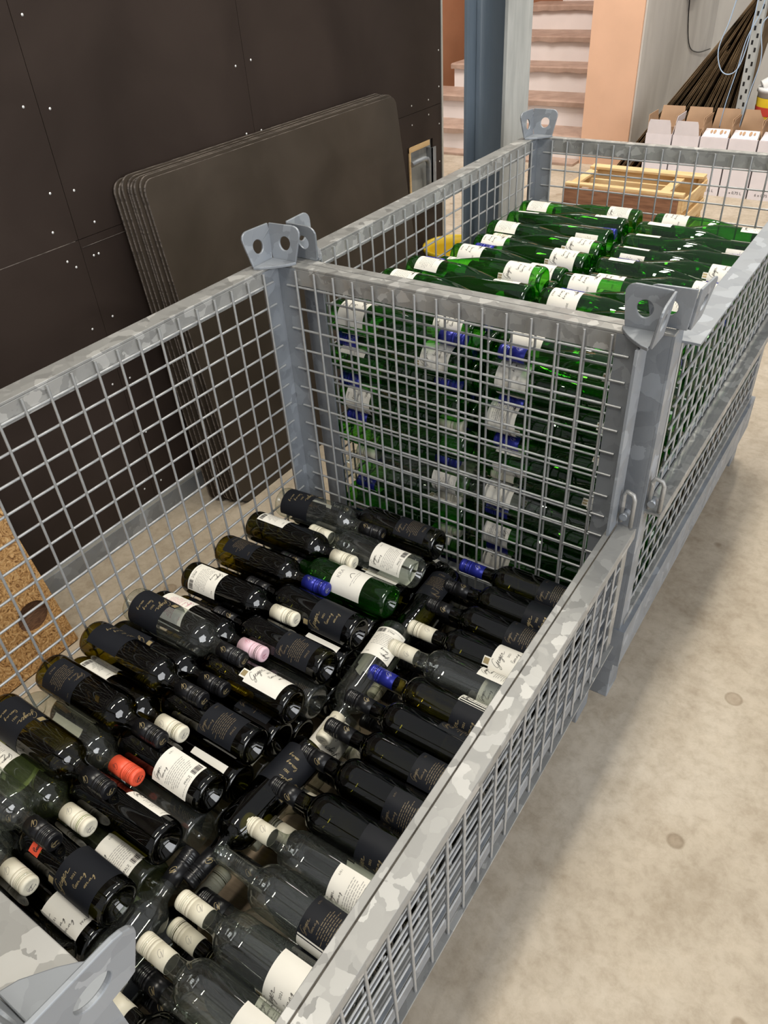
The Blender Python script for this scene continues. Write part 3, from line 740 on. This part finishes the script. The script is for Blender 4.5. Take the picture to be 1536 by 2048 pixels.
def rect(b, u0, v0, u1, v1, mi, wrap):
    k = max(1, int((u1-u0)/.006)); vs = []
    for i in range(k+1):
        u = u0+(u1-u0)*i/k; vs += [wrap(u, v0), wrap(u, v1)]
    b.add(vs, [(2*i, 2*i+2, 2*i+3, 2*i+1) for i in range(k)], mi, True)
def txt(b, s, size, u, v, mi, wrap):
    vs, fs = text_faces(s, size); b.add([wrap(u+x, v+y) for x, y in vs], fs, mi)
def wrapper(R): return lambda u, v: (R*math.cos(u/R), R*math.sin(u/R), v)
def lines(b, rng, u0, u1, v, n, dv, hh, mi, wrap, centre=False):
    for k in range(n):
        wl = (u1-u0)*rng.uniform(.6, 1.0); u = u0+((u1-u0-wl)/2 if centre else 0); ue = u+wl
        while u < ue-.002:
            L = rng.uniform(.003, .008); rect(b, u, v-k*dv, min(u+L, ue), v-k*dv+hh, mi, wrap); u += L+.0014
LAB = {}
R0, R1 = RB+.0004, RB+.00065
def label_mesh(kind):
    rng = random.Random(kind); b = MB(); w0, w1 = wrapper(R0), wrapper(R1)
    if kind in ('white_front', 'black_front'):
        W, H = .098, .082; rect(b, -W/2, .022, W/2, .022+H, 0, w0)
        rect(b, -.043, .022+H, -.025, .022+H+.014, 0, w0)                 # crest tab
        rect(b, -.040, .022+H+.001, -.028, .022+H+.012, 2, w1)
        stroke(b, SIGN, .0170, .00075, -.040, .084, 1, w1)
        txt(b, '2021', .0060, -.012, .072, 1, w1)
        stroke(b, WORD, .0092, .0005, -.020, .058, 1, w1); stroke(b, WORD[7:], .0092, .0005, -.014, .044, 1, w1)
        if kind == 'white_front': txt(b, 'PFALZ', .0062, .014, .029, 1, w1)
    elif kind in ('white_back', 'black_back', 'pink_back'):
        W, H = .072, .080; rect(b, -W/2, .026, W/2, .026+H, 0, w0)
        stroke(b, SIGN, .0100, .0006, -.028, .093, 1, w1)
        stroke(b, WORD, .0070, .00045, -.022, .082, 1, w1)
        lines(b, rng, -.030, .030, .0745, 8, .0040, .0011, 2, w1, True)
        txt(b, 'PFALZ', .0058, -.009, .0345, 1, w1); txt(b, '0,75 l', .0040, .018, .096, 1, w1)
        if kind == 'white_back': 
            u = .012
            while u < .032:
                q = rng.choice((.0006, .0011, .0016)); rect(b, u, .030, u+q, .041, 1, w1); u += q+rng.choice((.0006, .001))
            lines(b, rng, -.030, .008, .0315, 1, .003, .001, 2, w1)
    elif kind == 'hock_front':
        W, H = .092, .070; rect(b, -W/2, .026, W/2, .026+H, 0, w0); rect(b, -.041, .096, -.025, .108, 0, w0); rect(b, -.038, .097, -.028, .107, 2, w1)
        stroke(b, SIGN, .0140, .00070, -.036, .080, 1, w1); txt(b, '2021', .0060, .016, .072, 1, w1)
        stroke(b, WORD, .0075, .00045, -.012, .060, 1, w1); stroke(b, WORD, .0075, .00045, -.016, .048, 1, w1); txt(b, 'PFALZ', .0052, -.008, .031, 1, w1)
    elif kind == 'hock_back':
        W, H = .066, .066; rect(b, -W/2, .028, W/2, .028+H, 0, w0)
        stroke(b, SIGN, .0100, .0006, -.026, .082, 1, w1); lines(b, rng, -.028, .028, .0745, 9, .0044, .0011, 2, w1, True)
    elif kind == 'kra':
        W, H = .100, .078; rect(b, -W/2, .060, W/2, .060+H, 0, w0)
        txt(b, 'KRA', .0125, -.012, .120, 2, w1); stroke(b, [(0, 0), (.35, .45), (.75, .5), (1.0, .15), (1.02, .0)], .014, .0012, -.002, .094, 1, w1, 0)
        lines(b, rng, -.02, .03, .088, 2, .005, .001, 2, w1, True)
    elif kind == 'orange_tab':
        rect(b, -.022, .150, .022, .172, 0, w0); stroke(b, WORD, .010, .0012, -.018, .156, 1, w1)
    mats = {'white_front': (PAPER['white'], M['ink'], M['gold']), 'black_front': (PAPER['black'], M['gold'], M['gold']), 'white_back': (PAPER['white'], M['ink'], M['greyink']),
            'black_back': (PAPER['black'], M['gold_dim'], M['gold_dim']), 'pink_back': (PAPER['white'], M['pinkink'], M['pinkink']), 'hock_front': (PAPER['white'], M['ink'], M['gold']),
            'hock_back': (PAPER['white'], M['ink'], M['greyink']), 'kra': (PAPER['white'], M['ink'], M['greyink']), 'orange_tab': (CAPM['orange'], M['ink'], M['ink'])}[kind]
    return b.mesh('label_'+kind, mats)
for k in ('white_front', 'black_front', 'white_back', 'black_back', 'pink_back', 'hock_front', 'hock_back', 'kra', 'orange_tab'): LAB[k] = label_mesh(k)
def cap_mesh(col):
    r = .0160; p = [(.0149, 0), (r-.0004, .0), (r-.0002, .030), (r-.0008, .0305), (r-.0008, .0312), (r, .0318)]
    z = .036
    p += [(r, z)]
    for k in range(5):
        p += [(r, z), (r-.0006, z+.0009), (r-.0006, z+.0016), (r, z+.0025)]; z += .0034
    p += [(r, .0560), (r-.0012, .0592), (r-.0035, .0602), (.0105, .0598), (.0004, .0598)]
    b = MB(); b.lathe(p, 32)
    w1 = wrapper(r+.00015)
    ink = 1
    for a in (0, math.pi*2/3, math.pi*4/3):
        w2 = lambda u, v, a=a: w1(u+a*r, v)
        stroke(b, MONO, .0105, .0007 if col == 'black' else .0005, -.006, .012, ink, w2)
    # seal on the cap's end
    flat = lambda u, v: (v, -u, .0600)
    stroke(b, SIGN, .0058, .0006, -.0075, -.001, ink, flat); stroke(b, WORD, .0040, .0005, -.006, -.007, ink, flat)
    m2 = {'black': M['gold'], 'cream': M['greyink'], 'blue': M['alu'], 'pink': M['pinkink'], 'orange': M['ink']}[col]
    return b.mesh('cap_'+col, [CAPM[col], m2])
CAP = {c: cap_mesh(c) for c in CAPM}
LEN = {'bord': .2985, 'hock': .333}; CAPZ = {'bord': .2420, 'hock': .2765}

def bottle(kind, g, cap, labels, base, direction, label, group, roll=None):
    """base: centre of the foot; direction: axis towards the neck; labels: (kind, angle from straight up towards the near side in degrees, shift)"""
    d = Vector(direction).normalized(); upv = Vector((0, 0, 1)); upv = (upv-d*upv.dot(d)).normalized()
    near = Vector((0, -1, 0)) if abs(d.y) < .7 else Vector((1, 0, 0)); near = (near-d*near.dot(d)-upv*near.dot(upv)).normalized()
    yx = d.cross(upv)
    m = Matrix((upv, yx, d)).transposed().to_4x4(); m.translation = Vector(base)
    root = bpy.data.objects.new('wine_bottle', None); root.empty_display_size = .03; COL.objects.link(root); root.matrix_world = m
    sgn = 1 if near.dot(yx) > 0 else -1
    tag(root, label, 'bottle', group)
    link('glass', GLASS[(kind, g)], root, mat=Matrix.Rotation(RNG.uniform(0, 6.28), 4, 'Z'))
    if cap: link('screw_cap', CAP[cap], root, mat=Matrix.Translation((0, 0, CAPZ[kind])) @ Matrix.Rotation(sgn*math.radians(20)+RNG.uniform(-.5, .5), 4, 'Z'))
    for q in labels:
        lk_, a = q[0], q[1]; sh = q[2] if len(q) > 2 else 0
        nm = 'crest_sticker' if lk_ == 'orange_tab' else 'paper_label'
        link(nm, LAB[lk_], root, mat=Matrix.Translation((0, 0, sh)) @ Matrix.Rotation(sgn*math.radians(a), 4, 'Z'))
    return root
GN = {'dark': 'dark', 'olive': 'olive', 'clear': 'clear', 'green': 'green', 'pale': 'pale green'}
def jit(a): return RNG.uniform(-a, a)
def capw(c): return (c+' cap') if c else 'no cap'

# ---- near crate, left pile: bases at the left mesh (BL) or in the middle (BR)
def BL(y, z, g, cap, labs, label, grp, tilt=0): bottle('bord', g, cap, labs, (.014+abs(jit(.006)), y+jit(.003), z), (1, jit(.012), tilt+jit(.008)), label, grp)
def BR(y, z, g, cap, labs, label, grp): bottle('bord', g, cap, labs, (.440+jit(.006), y+jit(.003), z), (-1, jit(.012), jit(.008)), label, grp)
GL = "bottles in the near crate's left pile"
z0_, z1_, z2_, z3_ = .456, .406, .354, .302
TOPL = [(-.588, 'clear', 'black', [('black_front', 25), ('white_back', -110)]), (-.697, 'olive', 'black', [('black_front', -30)]), (-.802, 'olive', 'black', [('black_back', 20)]),
        (-.908, 'olive', 'black', [('black_front', 20)]), (-1.018, 'clear', 'black', [('white_front', -60)]), (-1.125, 'clear', 'cream', [('white_back', -20)])]
for k, (y, g, c, l) in enumerate(TOPL):
    BL(y, z0_, g, c, l, '%s bottle with %s, %s from far end of near crate\'s topmost left row' % (GN[g], capw(c), ordw[k]), GL)
SEC_L = [('clear', 'black', [('black_front', 20), ('black_back', -150)]), ('dark', 'cream', [('white_back', -38)]), ('olive', 'blue', [('black_back', -10)]), ('dark', 'cream', [('white_back', 28)]),
         ('dark', 'pink', [('pink_back', 10)]), ('dark', 'black', [('black_front', 60)]), ('olive', 'cream', [('white_back', -52), ('black_front', 110)]), ('clear', 'orange', [('white_front', 150)]),
         ('pale', 'cream', [('white_back', 25), ('white_front', 170)]), ('clear', 'cream', [('white_front', 160)])]
for k, (g, c, l) in enumerate(SEC_L):
    BL(-.120-.106*k, z1_+.004, g, c, l, '%s bottle with %s, base left, %s from far end, second layer, near crate' % (GN[g], capw(c), ordw[k]), GL, .05)
SEC_R = [('dark', 'black', [('black_back', 5)]), ('clear', 'cream', [('white_back', 28), ('white_front', 190)]), ('green', 'black', [('kra', 12)]), ('dark', 'black', [('black_front', 22)]), ('dark', 'black', [('black_back', 20)]),
         ('olive', 'black', [('white_front', -42)]), ('dark', 'black', [('black_back', 15)]), ('dark', 'black', [('white_back', 22)]), ('dark', 'black', [('white_back', -84)]), ('dark', 'black', [('black_front', 12), ('orange_tab', 10)]), ('dark', 'cream', [('black_back', 25)])]
for k, (g, c, l) in enumerate(SEC_R):
    y = -.067-.106*k
    lb = '%s bottle with %s, base inward, %s from far end, second layer, near crate' % (GN[g], capw(c), ordw[k])
    if k == 2: lb = 'bright green bottle with white label and black hook mark in the near crate'
    BR(y, z1_, g, c, l, lb, GL)
for lev, (z, nm) in enumerate(((z2_, 'third'), (z3_, 'fourth'))):
    for k in range(11):
        yL = (-.068 if lev == 0 else -.118)-.106*k; yR = (-.118 if lev == 0 else -.064)-.105*k
        g = RNG.choice(['dark', 'dark', 'dark', 'olive', 'clear']); c = RNG.choice(['black', 'black', 'cream'])
        if yL > -1.15: BL(yL, z, g, c, [(RNG.choice(['black_back', 'white_back']), RNG.uniform(-90, 90))], '%s bottle, base left, %s from far end, %s layer of near crate\'s left pile' % (GN[g], ordw[k], nm), GL)
        g = ['dark', 'dark', 'dark', 'dark', 'clear', 'dark', 'dark', 'clear', 'pale', 'dark', 'dark'][k] if lev == 0 else RNG.choice(['dark', 'dark', 'clear'])
        if yR > -1.15: BR(yR, z, g, c, [(('white_back', 20) if (lev == 0 and k == 8) else (RNG.choice(['black_back', 'white_front']), RNG.uniform(-90, 90)))], '%s bottle, base inward, %s from far end, %s layer of near crate\'s left pile' % (GN[g], ordw[k], nm), GL)

# ---- near crate, right row: necks to the left, bases behind the gate rail
GR = "bottles in the near crate's right row"
ROW = [(-.066, 'dark', 'blue', [('black_back', 20)]), (-.140, 'dark', 'black', [('black_front', 32)]), (-.213, 'dark', 'black', [('black_back', 12)]), (-.287, 'dark', 'cream', [('white_front', -8)]),
       (-.358, 'clear', 'cream', [('white_back', -50)]), (-.432, 'olive', 'blue', [('black_front', 45), ('white_back', -62)]), (-.503, 'dark', 'black', [('black_back', -60)]), (-.575, 'dark', 'black', [('black_back', 8)]),
       (-.648, 'dark', 'black', [('black_back', 40)]), (-.721, 'dark', 'black', [('black_front', 55)]), (-.797, 'clear', 'cream', [('white_back', 38), ('white_front', 190)]), (-.873, 'clear', None, [('black_back', 8), ('white_front', 130)]),
       (-.948, 'clear', 'cream', [('white_front', 40)]), (-1.027, 'clear', 'cream', [('white_front', 42)]), (-1.105, 'dark', 'cream', [('white_front', 60)])]
for k, (y, g, c, l) in enumerate(ROW):
    bottle('bord', g, c, l, (.796+jit(.003), y+jit(.003), .372+jit(.003)), (-1, jit(.02), .0+jit(.012)), '%s bottle with %s, %s from the far end of the near crate\'s right row' % (GN[g], capw(c), ordw[k]), GR)
SECR = ['black', 'black', 'black', 'black', 'cream', 'black', 'black', 'black', 'cream', 'cream', 'black', 'black', 'cream', 'black', 'cream']
for k in range(15):
    g = 'clear' if k in (4, 6, 8, 11, 13) else 'dark'; c = SECR[k]
    bottle('bord', g, c, [(RNG.choice(['black_front', 'white_back']), RNG.uniform(-60, 60))], (.790+jit(.004), -.100-.0735*k+jit(.003), .307+jit(.003)), (-1, jit(.03), jit(.015)), '%s bottle with %s, %s from far end, second layer of near crate\'s right row' % (GN[g], capw(c), ordw[k]), GR)
for k in range(14):
    g = RNG.choice(['dark', 'dark', 'clear']); c = RNG.choice(['black', 'cream', 'black'])
    bottle('bord', g, c, [(RNG.choice(['black_front', 'white_back']), RNG.uniform(-60, 60))], (.785+jit(.004), -.070-.0765*k, .240), (-1, jit(.03), jit(.015)), '%s bottle with %s, %s from far end, third layer of near crate\'s right row' % (GN[g], capw(c), ordw[k]), GR)
# ---- bottles lying lengthwise in the lane between the two piles
GM = "bottles lying lengthwise in the near crate's middle lane"
MID = [((.478, -.090, .345), (.02, -1, -.02), 'dark', 'black', [('black_back', 0)], 'dark bottle lying lengthwise in the lane near the far mesh panel'),
       ((.470, -.300, .352), (.10, -1, .0), 'clear', 'cream', [('white_back', 10), ('white_front', 185)], 'clear bottle with barcode label lying lengthwise between the piles'),
       ((.494, -.625, .352), (-.06, -1, -.01), 'dark', 'black', [('black_front', 10)], 'dark bottle with black label lying lengthwise between the piles'),
       ((.478, -1.185, .350), (-.09, 1, .03), 'clear', 'black', [('white_back', 60)], 'clear bottle lying lengthwise in the lane at the near end, neck pointing away'),
       ((.470, -.12, .277), (.05, -1, 0), 'dark', 'cream', [('white_back', 0)], 'dark bottle lowest in the middle lane, beside the far mesh panel'),
       ((.476, -.50, .277), (.03, -1, 0), 'clear', 'cream', [('white_front', 10)], 'clear bottle lowest in the middle lane, halfway along the crate'),
       ((.472, -1.16, .277), (.02, 1, 0), 'dark', 'cream', [('black_back', 0)], 'dark bottle lowest in the middle lane, at the near end')]
for bs, d, g, c, l, lb in MID: bottle('bord', g, c, l, bs, d, lb, GM)

# ---- far crate: two columns of green bottles, heads and tails alternating
GF = 'green bottles stacked in the far crate'
zl = [.213+.0513*k for k in range(13)]
def far_labels(k, col, side, n):
    r = RNG.random()
    if r < .34: return []
    f = 'hock_front' if RNG.random() < .6 else 'hock_back'
    return [(f, RNG.uniform(-50, 110)), ('hock_back' if f == 'hock_front' else 'hock_front', RNG.uniform(150, 210))]
TOPSPEC = {(0, 'L'): {0: 30, 1: 150, 2: 20, 3: 12, 4: 8, 5: 25, 6: 25, 7: 12, 8: 160, 9: 15},
           (0, 'R'): {0: 30, 1: 25, 2: 160, 3: 25, 4: 22, 5: 28, 6: 25, 7: 20, 8: -58, 9: 170},
           (1, 'L'): {0: 20, 1: 160, 2: 25, 3: 30, 4: 22, 5: 22, 6: 170, 7: -64, 8: 165, 9: 175},
           (1, 'R'): {0: 25, 1: 15, 2: 30, 3: 0, 4: -25, 5: 15, 6: 8, 7: 150, 8: -58, 9: -15}}
for lev, z in enumerate(zl):
    for col in (0, 1):
        for side in ('L', 'R'):
            for n in range(11):
                par = (lev + (1 if side == 'R' else 0) + col) % 2
                y = .104 + .1062*n + (.0531 if par else 0)
                if y > 1.215: continue
                if lev == 12 and n > 3: continue
                front = n == 0 or (n == 1 and lev > 2)
                topv = (lev >= 10)
                sidev = (col == 1 and side == 'R' and (lev >= 4 or n < 3))
                if not (front or topv or sidev): continue
                c = 'blue'
                g = 'green'
                if n <= 1 and (lev, col, side) in ((5, 0, 'R'), (5, 0, 'L'), (4, 0, 'L'), (5, 1, 'L'), (6, 0, 'R'), (2, 0, 'R')): g = 'clear'
                if g == 'clear' or RNG.random() < .10: c = 'cream'
                if lev >= 11:
                    a = TOPSPEC[(col, side)].get(n if lev == 11 else n, 20); labs = [(RNG.choice(['hock_front', 'hock_front', 'hock_back']), a+jit(6)), ('hock_back', a+155)]
                else: labs = far_labels(lev, col, side, n)
                base = (.052 if side == 'L' else .428) if col == 0 else (.452 if side == 'L' else .826)
                dx = 1 if side == 'L' else -1
                lb = '%s bottle, base %s, %s from near mesh, %s layer from bottom, far crate\'s %s column' % ('green' if g == 'green' else 'clear', 'left' if side == 'L' else 'right', ordw[n], ordw[lev], 'left' if col == 0 else 'right')
                bottle('hock', g, c, labs, (base+dx*RNG.uniform(-.004, .022), y+jit(.004), z+jit(.004)), (dx, jit(.03), jit(.02)), lb, GF)
